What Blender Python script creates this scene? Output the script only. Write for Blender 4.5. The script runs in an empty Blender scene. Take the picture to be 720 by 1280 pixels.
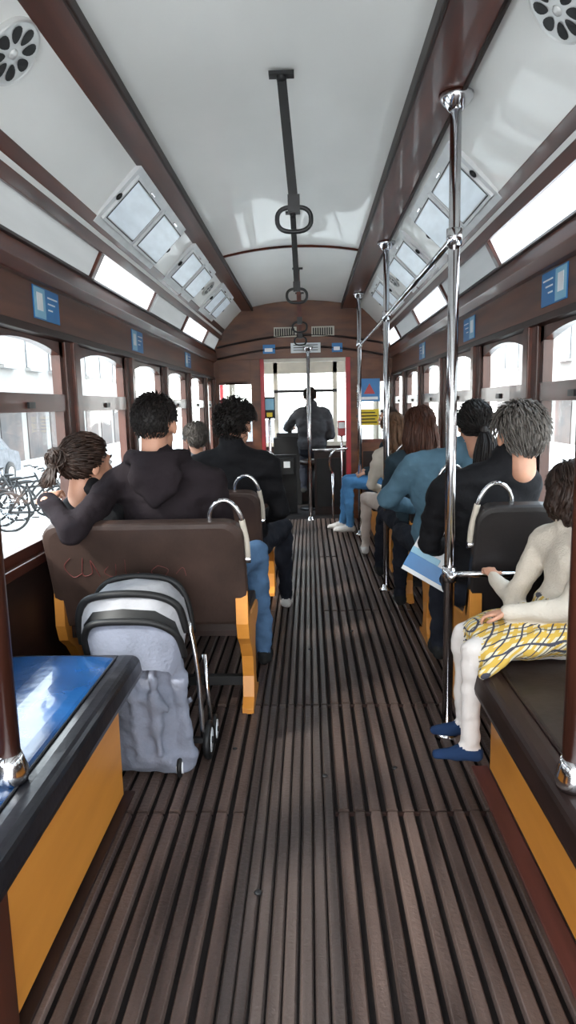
import bpy, bmesh, math, random
import numpy as np
from mathutils import Vector, Matrix, noise
random.seed(7)
V=Vector
scene=bpy.context.scene
scene.view_settings.view_transform='Standard'

# ------------------------------------------------------------------ materials
def new_mat(name):
    m=bpy.data.materials.new(name); m.use_nodes=True
    nt=m.node_tree; return m,nt,nt.nodes['Principled BSDF']
def pmat(name,c1,c2=None,rough=0.5,metal=0.0,scale=(8,8,8),bump=0.0,bscale=60,spec=0.5,detail=4,coat=0.0,contrast=(0.3,0.7),sheen=0.0):
    m,nt,b=new_mat(name)
    b.inputs['Roughness'].default_value=rough
    b.inputs['Metallic'].default_value=metal
    b.inputs['Specular IOR Level'].default_value=spec
    b.inputs['Coat Weight'].default_value=coat
    b.inputs['Sheen Weight'].default_value=sheen
    tc=nt.nodes.new('ShaderNodeTexCoord'); mp=nt.nodes.new('ShaderNodeMapping')
    mp.inputs['Scale'].default_value=scale
    nt.links.new(tc.outputs['Object'],mp.inputs['Vector'])
    n=nt.nodes.new('ShaderNodeTexNoise'); n.inputs['Detail'].default_value=detail; n.inputs['Scale'].default_value=1.0
    nt.links.new(mp.outputs['Vector'],n.inputs['Vector'])
    r=nt.nodes.new('ShaderNodeValToRGB')
    r.color_ramp.elements[0].position=contrast[0]; r.color_ramp.elements[1].position=contrast[1]
    if c2 is None: c2=tuple(x*0.8 for x in c1)
    r.color_ramp.elements[0].color=(*c2,1); r.color_ramp.elements[1].color=(*c1,1)
    nt.links.new(n.outputs['Fac'],r.inputs['Fac']); nt.links.new(r.outputs['Color'],b.inputs['Base Color'])
    if bump>0:
        n2=nt.nodes.new('ShaderNodeTexNoise'); n2.inputs['Scale'].default_value=bscale; n2.inputs['Detail'].default_value=3
        nt.links.new(tc.outputs['Object'],n2.inputs['Vector'])
        bp=nt.nodes.new('ShaderNodeBump'); bp.inputs['Strength'].default_value=bump; bp.inputs['Distance'].default_value=0.01
        nt.links.new(n2.outputs['Fac'],bp.inputs['Height']); nt.links.new(bp.outputs['Normal'],b.inputs['Normal'])
    return m
WOOD=pmat('varnished_wood',(0.105,0.024,0.011),(0.032,0.008,0.005),0.3,scale=(14,1.2,14),coat=0.12,spec=.35)
WOODV=pmat('varnished_wood_vertical',(0.085,0.024,0.013),(0.024,0.008,0.005),0.32,scale=(14,14,1.2),coat=0.1,spec=.35)
WOODD=pmat('dark_wood',(0.026,0.010,0.007),(0.010,0.005,0.004),0.5,scale=(10,2,10),spec=.3)
CORNICE=pmat('cornice_wood',(0.135,0.047,0.024),(0.05,0.017,0.010),0.4,scale=(14,1.2,14),coat=0.08,spec=.35)
BULK=pmat('bulkhead_wood',(0.15,0.050,0.02),(0.06,0.019,0.009),0.38,scale=(3,10,10),coat=0.08,spec=.35)
ORANGE=pmat('golden_plywood',(0.66,0.27,0.045),(0.52,0.20,0.028),0.42,scale=(4,1.5,9),coat=0.08)
CEIL=pmat('ceiling_paint',(0.82,0.81,0.78),(0.72,0.71,0.68),0.33,scale=(2,1,2),coat=0.2)
WHITE=pmat('white_frame',(0.74,0.75,0.75),(0.60,0.61,0.62),0.4)
CHROME=pmat('chrome',(0.74,0.74,0.76),(0.62,0.62,0.64),0.14,metal=1.0)
VENTM=pmat('vent_enamel',(0.62,0.62,0.61),(0.52,0.52,0.51),0.35,metal=.3)
DARKMET=pmat('dark_metal',(0.022,0.022,0.024),(0.012,0.012,0.012),0.4,metal=0.2,spec=.3)
BLACK=pmat('black_plastic',(0.010,0.010,0.011),(0.006,0.006,0.006),0.5,spec=.3)
LEATHER=pmat('leather_sky_tint',(0.010,0.085,0.26),(0.006,0.022,0.07),0.2,bump=0.35,bscale=9,coat=0.45,scale=(3,3,3))  # blue sky reflection on the bench leather, put into its base colour
LEATHBK=pmat('black_leather',(0.012,0.012,0.016),(0.007,0.007,0.009),0.28,bump=0.25,bscale=14,coat=0.15,scale=(5,5,5),spec=.4)
LEATHBR=pmat('brown_leather',(0.034,0.020,0.016),(0.015,0.010,0.008),0.4,bump=0.2,bscale=16,spec=.3)
SEATBK=pmat('seat_back_vinyl',(0.062,0.038,0.031),(0.034,0.022,0.018),0.38,scale=(6,6,6),bump=0.12,spec=.4)
SEATBKD=pmat('seat_back_dark',(0.022,0.018,0.018),(0.013,0.011,0.011),0.45,scale=(6,6,6),bump=0.1,spec=.35)
RED=pmat('red_paint',(0.42,0.015,0.025),(0.3,0.012,0.018),0.4)
SCRIB=pmat('faded_red_marker',(0.16,0.03,0.03),(0.09,0.025,0.022),0.5)
REDWOOD=pmat('reddish_floor_wood',(0.12,0.036,0.028),(0.06,0.019,0.014),0.55,scale=(20,2,20),spec=.3)
BLUE=pmat('sticker_blue',(0.01,0.17,0.42),(0.01,0.13,0.35),0.4)
LBLUE=pmat('sticker_light_blue',(0.22,0.45,0.6),(0.18,0.4,0.55),0.4)
PAPER=pmat('paper_white',(0.75,0.77,0.79),(0.66,0.68,0.70),0.6)
YELLOW=pmat('sign_yellow',(0.8,0.60,0.03),(0.7,0.5,0.02),0.5)
SLATBASE=pmat('floor_groove',(0.010,0.007,0.006),(0.006,0.004,0.004),0.85,spec=.2)
SLAT=pmat('floor_slat_wood',(0.135,0.090,0.074),(0.040,0.026,0.022),0.45,scale=(19,1.3,19),bump=0.3,bscale=80,contrast=(0.34,0.70),spec=.4)
SLATC=pmat('floor_slat_wood_dark',(0.080,0.060,0.053),(0.030,0.022,0.020),0.40,scale=(24,0.9,19),bump=0.25,bscale=80,spec=.45)
CREAM=pmat('cream_paint',(0.55,0.50,0.42),(0.45,0.41,0.35),0.5)
def glassmat(name,tint,fac):
    m=bpy.data.materials.new(name); m.use_nodes=True; nt=m.node_tree; nt.nodes.clear()
    o=nt.nodes.new('ShaderNodeOutputMaterial'); t=nt.nodes.new('ShaderNodeBsdfTransparent'); g=nt.nodes.new('ShaderNodeBsdfGlossy')
    t.inputs['Color'].default_value=(*tint,1); g.inputs['Roughness'].default_value=0.02
    mx=nt.nodes.new('ShaderNodeMixShader'); mx.inputs[0].default_value=fac
    nt.links.new(t.outputs[0],mx.inputs[1]); nt.links.new(g.outputs[0],mx.inputs[2]); nt.links.new(mx.outputs[0],o.inputs[0]); return m
GLASS=glassmat('window_glass',(0.96,0.98,0.98),0.05)
def frosted(name,c,tw=0.6):
    m=bpy.data.materials.new(name); m.use_nodes=True; nt=m.node_tree; nt.nodes.clear()
    o=nt.nodes.new('ShaderNodeOutputMaterial'); t=nt.nodes.new('ShaderNodeBsdfTranslucent'); g=nt.nodes.new('ShaderNodeBsdfDiffuse')
    n=nt.nodes.new('ShaderNodeTexNoise'); n.inputs['Scale'].default_value=3
    r=nt.nodes.new('ShaderNodeValToRGB'); r.color_ramp.elements[0].color=(*[x*0.85 for x in c],1); r.color_ramp.elements[1].color=(*c,1)
    nt.links.new(n.outputs['Fac'],r.inputs['Fac'])
    nt.links.new(r.outputs[0],t.inputs['Color']); nt.links.new(r.outputs[0],g.inputs['Color'])
    mx=nt.nodes.new('ShaderNodeMixShader'); mx.inputs[0].default_value=tw
    nt.links.new(g.outputs[0],mx.inputs[1]); nt.links.new(t.outputs[0],mx.inputs[2]); nt.links.new(mx.outputs[0],o.inputs[0]); return m
FROST=frosted('frosted_glass',(0.50,0.50,0.49),0.08)
FROSTB=frosted('opal_glass_bright',(0.92,0.93,0.93),0.6)
def glowmat(name,c,st):
    m,nt,b=new_mat(name); b.inputs['Base Color'].default_value=(*c,1)
    b.inputs['Emission Strength'].default_value=st; b.inputs['Roughness'].default_value=0.3
    n=nt.nodes.new('ShaderNodeTexNoise'); n.inputs['Scale'].default_value=6
    r=nt.nodes.new('ShaderNodeValToRGB'); r.color_ramp.elements[0].color=(*[x*0.7 for x in c],1); r.color_ramp.elements[1].color=(*c,1)
    r.color_ramp.elements[0].position=.35; r.color_ramp.elements[1].position=.65
    nt.links.new(n.outputs['Fac'],r.inputs['Fac']); nt.links.new(r.outputs[0],b.inputs['Emission Color']); return m
HATCH=glowmat('hatch_fill_glow',(0.52,0.59,0.65),0.42)  # glow added to the hatch panes as overhead fill light
SKIN=pmat('skin',(0.56,0.29,0.19),(0.46,0.23,0.15),0.5,scale=(20,20,20))
EYEW=pmat('eye_white',(0.8,0.8,0.8),None,0.2); EYED=pmat('eye_dark',(0.03,0.02,0.015),None,0.2); LIP=pmat('lips',(0.45,0.16,0.14),None,0.5)
def cloth(name,c,k=0.7,rough=0.9,bs=45,bump=0.35,sheen=0.0): return pmat(name,c,tuple(x*k for x in c),rough,scale=(9,9,9),bump=bump,bscale=bs,spec=0.15,sheen=sheen)
C_BLACK=cloth('black_hoodie_cotton',(0.020,0.015,0.018)); C_BLACK2=cloth('black_jacket',(0.010,0.010,0.012),rough=0.75)
C_CHAR=cloth('charcoal_wool',(0.06,0.062,0.07)); C_DENIM=cloth('denim',(0.09,0.17,0.30)); C_DENIML=cloth('light_denim',(0.10,0.19,0.26),rough=0.75)
C_JEANB=cloth('blue_jeans',(0.08,0.22,0.42)); C_DARKP=cloth('dark_trousers',(0.016,0.018,0.026)); C_CREAM=cloth('cream_knit',(0.60,0.54,0.46),0.9,bs=120)
C_WHITE=cloth('white_leggings',(0.62,0.57,0.54),0.9); C_PALE=cloth('pale_trousers',(0.50,0.42,0.37),0.85); C_NAVY=cloth('navy_shoe',(0.015,0.035,0.09))
C_SHOEW=cloth('white_sneaker',(0.6,0.58,0.56)); C_SHOEB=cloth('black_sneaker',(0.02,0.02,0.02)); C_GREY=cloth('grey_coat',(0.2,0.2,0.21)); C_TEAL=cloth('dark_teal',(0.03,0.05,0.065))
C_STROL=cloth('stroller_fabric',(0.21,0.225,0.28),0.7,bs=90,bump=0.3)
def hairmat(name,c): return pmat(name,c,tuple(x*0.35 for x in c),0.5,scale=(60,60,14),spec=0.3)
H_BLK=hairmat('black_hair',(0.014,0.010,0.009)); H_BRN=hairmat('dark_brown_hair',(0.035,0.018,0.012)); H_GRY=hairmat('grey_hair',(0.17,0.15,0.135)); H_AUB=hairmat('auburn_hair',(0.085,0.028,0.014)); H_LBR=hairmat('light_brown_hair',(0.17,0.085,0.045))
def plaid():
    m,nt,b=new_mat('yellow_plaid'); b.inputs['Roughness'].default_value=0.9
    tc=nt.nodes.new('ShaderNodeTexCoord'); sp=nt.nodes.new('ShaderNodeSeparateXYZ'); nt.links.new(tc.outputs['Object'],sp.inputs[0])
    def M(op,a,bv=None):
        n=nt.nodes.new('ShaderNodeMath'); n.operation=op
        for i,x in enumerate((a,bv)):
            if x is None: continue
            if isinstance(x,(int,float)): n.inputs[i].default_value=x
            else: nt.links.new(x,n.inputs[i])
        return n.outputs[0]
    xz=M('SUBTRACT',sp.outputs['X'],sp.outputs['Z'])
    yy=M('ADD',sp.outputs['Y'],M('MULTIPLY',sp.outputs['Z'],0.25))
    def stripes(c,per,duty,off=0.0): return M('LESS_THAN',M('FRACT',M('ADD',M('DIVIDE',c,per),off+50)),duty)
    wide=M('MAXIMUM',stripes(xz,0.036,0.33),stripes(yy,0.036,0.33)); thin=M('MAXIMUM',stripes(xz,0.036,0.14,0.4),stripes(yy,0.036,0.14,0.4))
    m1=nt.nodes.new('ShaderNodeMix'); m1.data_type='RGBA'; m1.inputs[6].default_value=(0.62,0.56,0.40,1); m1.inputs[7].default_value=(0.56,0.36,0.06,1); nt.links.new(wide,m1.inputs[0])
    m2=nt.nodes.new('ShaderNodeMix'); m2.data_type='RGBA'; m2.inputs[7].default_value=(0.05,0.05,0.07,1); nt.links.new(m1.outputs[2],m2.inputs[6]); nt.links.new(thin,m2.inputs[0])
    nt.links.new(m2.outputs[2],b.inputs['Base Color']); return m
PLAID=plaid()

# ------------------------------------------------------------------ mesh builder
class MB:
    def __init__(s): s.v=[];s.f=[];s.fm=[];s.sm=[];s.mats=[];s.M=Matrix.Identity(4)
    def mi(s,m):
        if m not in s.mats: s.mats.append(m)
        return s.mats.index(m)
    def add(s,vs,fs,m,smooth=False):
        o=len(s.v); s.v+= [tuple(s.M@V(p)) for p in vs]; k=s.mi(m)
        for f in fs: s.f.append([i+o for i in f]); s.fm.append(k); s.sm.append(smooth)
    def box(s,x0,x1,y0,y1,z0,z1,m):
        vs=[(x,y,z) for x in(x0,x1) for y in(y0,y1) for z in(z0,z1)]
        s.add(vs,[(0,1,3,2),(4,6,7,5),(0,4,5,1),(2,3,7,6),(0,2,6,4),(1,5,7,3)],m)
    def prism(s,poly,axis,a,b,m,smooth=False):
        n=len(poly)
        def P(u,w,t):
            return (t,u,w) if axis=='x' else (u,t,w) if axis=='y' else (u,w,t)
        vs=[P(u,w,a) for u,w in poly]+[P(u,w,b) for u,w in poly]
        fs=[tuple(range(n)),tuple(range(2*n-1,n-1,-1))]+[(i,(i+1)%n,n+(i+1)%n,n+i) for i in range(n)]
        s.add(vs,fs,m,smooth)
    def tube(s,pts,r,m,seg=10,closed=False,smoothpts=0,flat=1.0):
        pts=[V(p) for p in pts]
        if not isinstance(r,(list,tuple)): r=[r]*len(pts)
        r=list(r)
        if smoothpts:
            n=len(pts); q=[];rr=[]
            rng=range(n) if closed else range(n-1)
            for i in rng:
                p0=pts[i-1] if (closed or i>0) else pts[0]; p1=pts[i]; p2=pts[(i+1)%n]; p3=pts[(i+2)%n] if (closed or i+2<n) else pts[-1]
                for k in range(smoothpts):
                    t=k/smoothpts; q.append(0.5*((2*p1)+(p2-p0)*t+(2*p0-5*p1+4*p2-p3)*t*t+(3*p1-p0-3*p2+p3)*t**3)); rr.append(r[i]*(1-t)+r[(i+1)%n]*t)
            if not closed: q.append(pts[-1]); rr.append(r[-1])
            pts,r=q,rr
        n=len(pts); vs=[];fs=[]
        up=None
        for i in range(n):
            a=pts[i-1] if (i>0 or closed) else pts[0]; b=pts[(i+1)%n] if (i<n-1 or closed) else pts[-1]
            d=(b-a)
            if d.length<1e-9: d=V((0,0,1))
            d.normalize()
            if up is None: up=V((0,0,1)) if abs(d.z)<0.9 else V((1,0,0))
            side=d.cross(up)
            if side.length<1e-6: side=d.orthogonal()
            side.normalize(); up=side.cross(d).normalized()
            for k in range(seg):
                t=2*math.pi*k/seg; vs.append(pts[i]+(side*math.cos(t)+up*math.sin(t)*flat)*r[i])
        L=n if closed else n-1
        for i in range(L):
            j=(i+1)%n
            for k in range(seg): fs.append((i*seg+k,i*seg+(k+1)%seg,j*seg+(k+1)%seg,j*seg+k))
        if not closed: fs.append(tuple(range(seg-1,-1,-1))); fs.append(tuple((n-1)*seg+k for k in range(seg)))
        s.add(vs,fs,m,True)
    def ell(s,c,r,m,seg=16,rings=10,R=None):
        vs=[];fs=[];c=V(c)
        if not isinstance(r,(tuple,list)): r=(r,r,r)
        for i in range(rings+1):
            ph=math.pi*i/rings
            for k in range(seg):
                t=2*math.pi*k/seg; p=V((math.sin(ph)*math.cos(t)*r[0],math.sin(ph)*math.sin(t)*r[1],math.cos(ph)*r[2]))
                if R: p=R@p
                vs.append(c+p)
        for i in range(rings):
            for k in range(seg): fs.append((i*seg+k,(i+1)*seg+k,(i+1)*seg+(k+1)%seg,i*seg+(k+1)%seg))
        s.add(vs,fs,m,True)
    def sweep(s,prof,y0,y1,m,smooth=False):
        n=len(prof); vs=[(x,y0,z) for x,z in prof]+[(x,y1,z) for x,z in prof]
        s.add(vs,[(i,i+1,n+i+1,n+i) for i in range(n-1)],m,smooth)
    def finish(s,name,parent=None,bevel=0.0,weld=False):
        me=bpy.data.meshes.new(name); me.from_pydata(s.v,[],s.f); me.update()
        for m in s.mats: me.materials.append(m)
        me.polygons.foreach_set('material_index',s.fm); me.polygons.foreach_set('use_smooth',s.sm)
        bm=bmesh.new(); bm.from_mesh(me)
        if weld: bmesh.ops.remove_doubles(bm,verts=bm.verts,dist=1e-5)
        bmesh.ops.recalc_face_normals(bm,faces=bm.faces); bm.to_mesh(me); bm.free()
        ob=bpy.data.objects.new(name,me); scene.collection.objects.link(ob)
        if parent: ob.parent=parent
        if bevel>0:
            b=ob.modifiers.new('bevel','BEVEL'); b.width=bevel; b.segments=2; b.limit_method='ANGLE'; b.angle_limit=math.radians(50)
        return ob
def empty(name):
    e=bpy.data.objects.new(name,None); e.empty_display_size=0.1; scene.collection.objects.link(e); return e

# ------------------------------------------------------------------ people
def remesh_prims(prims,voxel,smooth=6):
    mb=MB()
    for p in prims:
        if p[0]=='c':
            _,a,c,r1,r2,_l=p; a=V(a);c=V(c); d=(c-a); L=d.length
            if L<1e-6: d=V((0,0,1));L=1e-4
            d.normalize(); pts=[];rs=[]
            for k in range(5):
                t=math.pi/2*k/5; pts.append(a-d*r1*math.cos(t)); rs.append(max(r1*math.sin(t),r1*.05))
            pts.append(a);rs.append(r1); pts.append(c);rs.append(r2)
            for k in range(4,-1,-1):
                t=math.pi/2*k/5; pts.append(c+d*r2*math.cos(t)); rs.append(max(r2*math.sin(t),r2*.05))
            mb.tube(pts,rs,SKIN,14)
        else:
            _,c,r,R,_l=p; mb.ell(c,r,SKIN,20,14,R)
    ob=mb.finish('tmp',weld=True)
    m=ob.modifiers.new('r','REMESH'); m.mode='VOXEL'; m.voxel_size=voxel
    s=ob.modifiers.new('s','SMOOTH'); s.factor=.5; s.iterations=smooth
    dg=bpy.context.evaluated_depsgraph_get(); me=bpy.data.meshes.new_from_object(ob.evaluated_get(dg))
    bpy.data.objects.remove(ob); return me
def label_mesh(me,prims,mats,wrinkle=0.0,skinlabels=('skin',)):
    n=len(me.vertices); co=np.empty(n*3); me.vertices.foreach_get('co',co); co=co.reshape(-1,3)
    D=[]
    for p in prims:
        if p[0]=='c':
            a=np.array(p[1]);c=np.array(p[2]); d=c-a; L=max(d@d,1e-9); t=np.clip((co-a)@d/L,0,1)
            q=a+t[:,None]*d; D.append(np.linalg.norm(co-q,axis=1)-(p[3]+(p[4]-p[3])*t))
        else:
            c=np.array(p[1]); r=np.array(p[2]); q=co-c
            if p[3] is not None: q=q@np.array(p[3])
            D.append((np.linalg.norm(q/r,axis=1)-1)*min(r))
    D=np.array(D); best=D.argmin(axis=0)
    labs=[p[-1] for p in prims]; order=list(dict.fromkeys(labs)); vl=np.array([order.index(labs[i]) for i in best])
    me.materials.clear()
    for l in order: me.materials.append(mats[l])
    for p in me.polygons:
        vs=vl[list(p.vertices)]; p.material_index=int(np.bincount(vs).argmax()); p.use_smooth=True
    if wrinkle>0:
        for i,v in enumerate(me.vertices):
            if order[vl[i]] in skinlabels: continue
            p=v.co; q=V((p.x*9,p.y*9,p.z*17)); k=noise.noise(q)+.5*noise.noise(q*2.3)
            v.co=p+v.normal*(wrinkle*k)
    return me
def rotz(a): return Matrix.Rotation(a,3,'Z')
def hand(name,wr,d,nrm,side,s,curl,mat,parent,vox=.005):
    d=V(d).normalized(); nrm=V(nrm); nrm=(nrm-d*nrm.dot(d)).normalized(); sd=d.cross(nrm)*side
    P=[]; R=Matrix((sd,d,nrm)).transposed()
    P.append(('e',wr+d*.045*s,(.041*s,.052*s,.018*s),R,'skin')); P.append(('c',wr-d*.03*s,wr+d*.02*s,.027*s,.026*s,'skin'))
    for k,(o,L) in enumerate([(-.031,.060),(-.011,.074),(.010,.080),(.030,.072)]):
        p=wr+d*.083*s+sd*o*s; dd=d.copy(); r=.0095*s
        P.append(('c',wr+d*.04*s+sd*o*s*.8,p,.011*s,.010*s,'skin'))
        for q,fr in enumerate((.45,.32,.25)):
            a=curl*(.5+.35*q); dn=(dd*math.cos(a)+nrm*math.sin(a)).normalized(); nrm2=(nrm*math.cos(a)-dd*math.sin(a))
            e=p+dn*L*fr*s; P.append(('c',p,e,r,r*.9,'skin')); p=e; r*=.9; dd=dn
            nrm=nrm2.normalized()
        nrm=V(R.col[2])
    p=wr+d*.02*s+sd*.03*s; t1=p+(d*.5+sd*.75+nrm*.2).normalized()*.035*s; t2=t1+(d*.85+sd*.3+nrm*.45*curl).normalized()*.032*s; t3=t2+(d*.9+sd*.0+nrm*.6*curl).normalized()*.024*s
    P+= [('c',p,t1,.014*s,.012*s,'skin'),('c',t1,t2,.0115*s,.0105*s,'skin'),('c',t2,t3,.0105*s,.009*s,'skin')]
    me=remesh_prims(P,vox*max(s,.8),2); label_mesh(me,P,{'skin':mat}); ob=bpy.data.objects.new(name,me); scene.collection.objects.link(ob); ob.parent=parent
def build_head(c,R,s,skin,parent):
    f=lambda x,y,z: c+R@V((x*s,y*s,z*s)); Rm=R
    E=lambda x,y,z,a,b_,g:('e',f(x,y,z),(a*s,b_*s,g*s),Rm,'skin')
    P=[E(0,-.008,.025,.074,.094,.088),E(0,.03,-.045,.056,.058,.062),E(0,.055,-.088,.028,.026,.022),
       E(0,.062,.012,.05,.03,.05),E(.03,.070,-.018,.022,.018,.018),E(-.03,.070,-.018,.022,.018,.018),
       ('c',f(0,.088,.018),f(0,.108,-.018),.009*s,.013*s,'skin'),E(0,.092,-.052,.024,.014,.010),
       E(.077,-.005,-.005,.010,.02,.032),E(-.077,-.005,-.005,.010,.02,.032),
       ('c',f(-.032,.083,.034),f(.032,.083,.034),.010*s,.010*s,'skin'),
       ('c',f(0,-.02,-.05),f(0,-.03,-.12),.050*s,.052*s,'skin')]
    me=remesh_prims(P,.007*s,3); label_mesh(me,P,{'skin':skin}); ob=bpy.data.objects.new('head',me); scene.collection.objects.link(ob); ob.parent=parent
    mb=MB()
    for sx in(-1,1):
        mb.ell(f(sx*.031,.083,.014),(.0125*s,.0125*s,.010*s),EYEW,10,8,Rm); mb.ell(f(sx*.031,.092,.014),(.006*s,.0045*s,.006*s),EYED,8,6,Rm)
        mb.tube([f(sx*.015,.096,.036),f(sx*.033,.094,.041),f(sx*.05,.080,.034)],.0035*s,EYED,6)
    mb.ell(f(0,.1045,-.047),(.02*s,.006*s,.004*s),LIP,10,6,Rm); mb.ell(f(0,.103,-.056),(.018*s,.006*s,.005*s),LIP,10,6,Rm)
    mb.finish('face_features',parent)
def hair_obj(c,R,s,style,mat,parent,seed=0,down=V((0,0,-1)),length=.3):
    rnd=random.Random(seed); mb=MB(); f=lambda p: c+R@(V(p)*s)
    def keep(n):
        y=n.y; lo=-.62 if y<-.15 else -.62+(y+.15)/.85*1.15
        if style in('long','bun','pony','bob'): lo-=.12
        if abs(n.x)>.6 and n.z<-.05 and y>-.35 and style in('short','wavy','curly'): return False
        return n.z>lo
    vol={'short':1.045,'wavy':1.10,'curly':1.18,'long':1.12,'bun':1.12,'pony':1.12,'bob':1.15}[style]
    rx,ry,rz=.077*vol,.098*vol,.092*vol
    tie=V((0,-.115,.03)) if style=='bun' else V((0,-.112,-.02))
    def surf(n,k=1.0): return V((n.x*rx*k,-.008+n.y*ry*k,.025+n.z*rz*k))
    seg,rings=26,18; idx={};vs=[];fs=[]
    for i in range(rings+1):
        for k in range(seg):
            ph=math.pi*i/rings;t=2*math.pi*k/seg; n=V((math.sin(ph)*math.cos(t),math.sin(ph)*math.sin(t),math.cos(ph)))
            w=1+ (.05 if style in('curly','long','bob','wavy') else .02)*noise.noise(n*5+V((seed,0,0))); vs.append(f(surf(n,w))); idx[(i,k)]=n
    for i in range(rings):
        for k in range(seg):
            q=[(i,k),(i+1,k),(i+1,(k+1)%seg),(i,(k+1)%seg)]
            if all(keep(idx[a]) for a in q): fs.append(tuple(a[0]*seg+a[1] for a in q))
    mb.add(vs,fs,mat,True)
    N={'short':2600,'curly':1200,'wavy':1500}.get(style,1000)
    for _ in range(N):
        n=V((rnd.gauss(0,1),rnd.gauss(0,1),rnd.gauss(0,1))).normalized()
        if not keep(n): continue
        p=surf(n,.98)
        flow=(tie-p) if style in('bun','pony') else V((0,-.6,-1))
        tang=(flow-n*flow.dot(n))
        if tang.length>.01: tang.normalize()
        j=V((rnd.gauss(0,.3),rnd.gauss(0,.3),rnd.gauss(0,.3)))
        if style=='short': L=.011+.008*max(n.z,0);d=(n*.6+tang*.8+j).normalized();pts=[p,p+d*L*.6,p+(d+tang*.5)*L]
        elif style=='wavy': L=.034;d=(n*.35+tang*1.0+j*.6).normalized();pts=[p,p+d*L*.5+n*.006,p+(d+tang*.4)*L]
        elif style=='curly':
            L=.032; d=(n*.9+j*1.6+tang*.2).normalized(); o=d.orthogonal().normalized(); pts=[p,p+d*L*.5+o*L*.3,p+d*L+o*L*.1,p+d*L*.8-o*L*.4]
        else: L=.06; pts=[p,p+(tang+n*.10+j*.12)*L*.5,p+(tang-n*.12+j*.15)*L]
        w0=.0022 if style=='short' else .0032
        mb.tube([f(q) for q in pts],[w0*s,w0*.9*s,w0*.55*s,.001*s][:len(pts)],mat,3)
    if style in('long','bob'):
        locks=[(rnd.uniform(math.pi*0.90,math.pi*2.10),rnd.uniform(-.35,.2),rnd.uniform(.75,1.08),rnd.uniform(-1,1),rnd.uniform(.15,.5)) for _ in range(26)]
        for _ in range(480):
            a0,z0,L0,k,fl=rnd.choice(locks); a=a0+rnd.gauss(0,.10); n=V((math.cos(a),math.sin(a),z0+rnd.gauss(0,.06))).normalized()
            p=f(surf(n,1.0)); L=length*L0*rnd.uniform(.92,1.04); out=(p-c); out.z=0
            pts=[p]
            for q in range(1,7):
                t=q/6; pts.append(p+down*L*t+out*(fl*math.sin(t*2.2)-.45*t*t)+V((math.sin(t*9+k*3),math.cos(t*8+k*4),0))*.011*t+V((rnd.gauss(0,.002),rnd.gauss(0,.002),0)))
            mb.tube(pts,[.005,.006,.0065,.006,.005,.0035,.001],mat,4)
        mb.ell(c+R@V((0,-.05*s,-.05*s))+down*.02,(.066*s,.042*s,.085*s),mat,14,10,R)
    if style=='pony':
        bc=f(tie); mb.ell(bc,.026*s,mat,12,8)
        for _ in range(260):
            a=rnd.uniform(0,6.28); r=rnd.uniform(0,1)**.5; ox=V((math.cos(a)*r,math.sin(a)*r*.7,0)); pts=[bc+ox*.012]
            L=length*rnd.uniform(.8,1.05); back=R@V((0,-1,0))
            for q in range(1,7):
                t=q/6; pts.append(bc+down*L*(t**1.25)+back*.05*math.sin(min(t*2.2,1.57))+ox*(.012+.05*math.sin(t*2.9)*(1 if t<.8 else .8))+V((math.sin(t*6)*.008,0,0)))
            mb.tube(pts,[.004,.005,.006,.006,.005,.0035,.001],mat,4)
    if style=='bun':
        bc=f((0,-.125,.03))
        for _ in range(190):
            n=V((rnd.gauss(0,1),rnd.gauss(0,1),rnd.gauss(0,1))).normalized(); o=n.cross(V((.3,1,.2))).normalized()
            pts=[bc+(n*math.cos(t)+o*math.sin(t))*.040*s*rnd.uniform(.8,1.2) for t in(0,.6,1.2,1.8)]
            mb.tube(pts,[.004,.005,.004,.001],mat,4)
        mb.ell(bc,.036*s,mat,14,10)
        for _ in range(110):
            pts=[bc]; dd=R@V((rnd.gauss(0,.4),-.5,-1))
            for q in(1,2,3): pts.append(bc+dd.normalized()*.12*s*q/3+V((rnd.gauss(0,.006),rnd.gauss(0,.006),0)))
            mb.tube(pts,[.004,.005,.004,.001],mat,4)
    mb.finish('hair',parent)
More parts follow.
